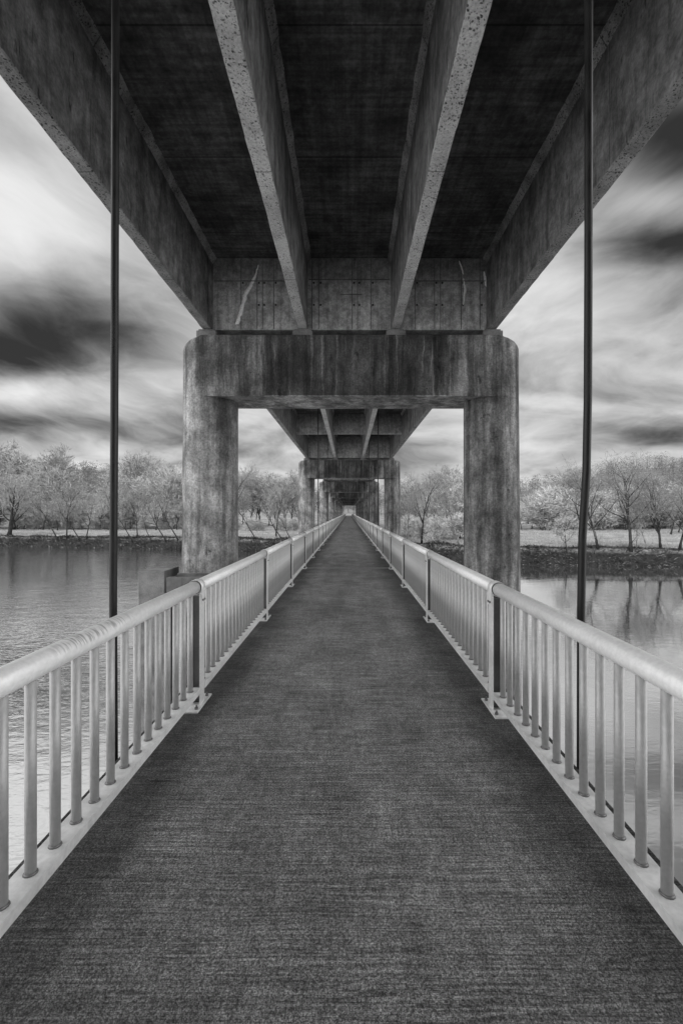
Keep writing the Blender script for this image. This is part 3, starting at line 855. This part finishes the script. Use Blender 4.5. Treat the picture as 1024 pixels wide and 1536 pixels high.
for k in range(26000):
    px = rr.uniform(-60, 1110); x = (px-523)*75/F
    s0 = 4.6+rr.random()**1.4*45; d = 75
    for _ in range(6): d = bank(x)+s0; x = (px-523)*d/F
    z = ground_z(x, d); h = rr.uniform(.12, .4); lean = Vector((rr.gauss(0, .12), rr.gauss(0, .12), h)); w = rr.uniform(.02, .05)
    mb.tri((x-w, d, z-.02), (x+w, d+rr.uniform(-.03, .03), z-.02), Vector((x, d, z))+lean)
tag(mb.build('meadow_grass', M['straw']), 'short pale grass growing over the flood meadow', 'grass', kind='stuff')

# ------------------------------------------------------------------ sky and sun
SUN_EL, SUN_AZ = R(48), R(205)      # azimuth clockwise from +Y: behind the camera
w = bpy.data.worlds.new('World'); C.world = w; w.use_nodes = True
t = w.node_tree; t.nodes.clear(); n = NT(t)
out = n.n('OutputWorld'); bg = n.n('Background')
sky = n.n('TexSky', sky_type='NISHITA', sun_disc=False); sky.sun_elevation = SUN_EL; sky.sun_rotation = SUN_AZ
bw = n.n('RGBToBW'); t.links.new(sky.outputs[0], bw.inputs[0])
clear = n.mul(bw.outputs[0], .6)
g = n.n('TexCoord').outputs['Generated']
X, Y, Z = n.sep(g)
zz = n.add(n.math('MAXIMUM', Z, 0.), .26)
u = n.math('DIVIDE', X, zz); v = n.math('DIVIDE', Y, zz)
pl = n.xyz(u, v, 0)
wa = n.noise(n.scl(pl, (.7, .7, 1)), 1, 3, .5)
wb = n.noise(n.scl(n.xyz(n.add(u, 11.), v, 0), (.7, .7, 1)), 1, 3, .5)
u2 = n.add(u, n.mul(n.sub(wa, .5), 1.2)); v2 = n.add(v, n.mul(n.sub(wb, .5), 1.2))
c1 = n.noise(n.xyz(n.mul(n.add(u2, n.mul(v2, .15)), .8), n.mul(v2, .75), 0), 1.3, 6, .52)
c2 = n.noise(n.xyz(n.mul(u2, .9), n.mul(v2, 1.5), 3.), 2.3, 5, .5)
c3 = n.noise(n.xyz(n.mul(u2, 2.2), n.mul(v2, 1.6), 8.), 1.7, 7, .62)
cl = n.add(n.add(n.mul(n.sub(c1, .5), 1.6), n.mul(n.sub(c2, .5), .8)), n.mul(n.sub(c3, .5), .7))
# cloud banks by direction (a = x/y, b = z/y of the sight line)
yy = n.math('MAXIMUM', Y, .08)
A = n.add(n.math('DIVIDE', X, yy), n.mul(n.sub(wb, .5), .22)); B = n.add(n.math('DIVIDE', Z, yy), n.mul(n.sub(wa, .5), .16))
def blob(px, py, rx, ry, amt):
    a = n.math('DIVIDE', n.sub(A, (px-523)/F), rx/F); b = n.math('DIVIDE', n.sub(B, (768-py)/F), ry/F)
    q = n.add(n.mul(a, a), n.mul(b, b))
    return n.mul(n.math('POWER', 2.718, n.mul(q, -1.)), amt)
tot = .48
tot = n.add(tot, n.mul(cl, 1.35))
for args in ((30, 505, 140, 70, -.8), (150, 420, 110, 70, -.34), (210, 500, 80, 40, -.2), (1025, 200, 160, 85, -.8), (1025, 365, 140, 36, -.75), (985, 300, 90, 26, .22), (830, 480, 130, 90, .40),
             (30, 320, 170, 110, .34), (240, 560, 110, 60, .02), (40, 592, 100, 26, .75), (10, 650, 160, 22, -.05), (980, 490, 140, 50, .12), (960, 668, 220, 26, -.42), (100, 655, 260, 26, -.38), (720, 640, 100, 40, .2), (400, 640, 70, 60, .15)):
    tot = n.add(tot, blob(*args))
front = n.mr(Y, .0, .6)           # the bank of cloud ahead; unseen sky is shaped for lighting, brightest at the sides
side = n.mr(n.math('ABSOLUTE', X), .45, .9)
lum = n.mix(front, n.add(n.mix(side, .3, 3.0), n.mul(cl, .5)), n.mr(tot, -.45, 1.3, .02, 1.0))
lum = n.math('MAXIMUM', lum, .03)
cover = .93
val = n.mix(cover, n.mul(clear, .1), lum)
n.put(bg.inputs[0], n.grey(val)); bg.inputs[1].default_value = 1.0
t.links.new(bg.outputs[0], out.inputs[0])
sd = bpy.data.lights.new('sun', 'SUN'); sd.energy = 2.2; sd.angle = R(12); sd.color = (1, 1, 1)
so = bpy.data.objects.new('sun', sd); col.objects.link(so)
dirv = Vector((math.sin(SUN_AZ)*math.cos(SUN_EL), math.cos(SUN_AZ)*math.cos(SUN_EL), math.sin(SUN_EL)))
so.rotation_euler = (-dirv).to_track_quat('-Z', 'Y').to_euler(); so.location = dirv*100

# ------------------------------------------------------------------ camera
cd = bpy.data.cameras.new('camera'); co = bpy.data.objects.new('camera', cd); col.objects.link(co)
co.location = (0, 0, EYE); co.rotation_euler = (R(90), 0, 0)
cd.sensor_fit = 'VERTICAL'; cd.sensor_height = 36; cd.lens = 36*F/1536
cd.shift_x = -11/1536; cd.shift_y = 0
cd.clip_start = .05; cd.clip_end = 3000
C.camera = co
C.render.engine = 'CYCLES'
C.cycles.max_bounces = 6; C.cycles.diffuse_bounces = 4; C.cycles.glossy_bounces = 3
C.view_settings.view_transform = 'Standard'; C.view_settings.look = 'None'
C.view_settings.exposure = 0; C.view_settings.gamma = 1
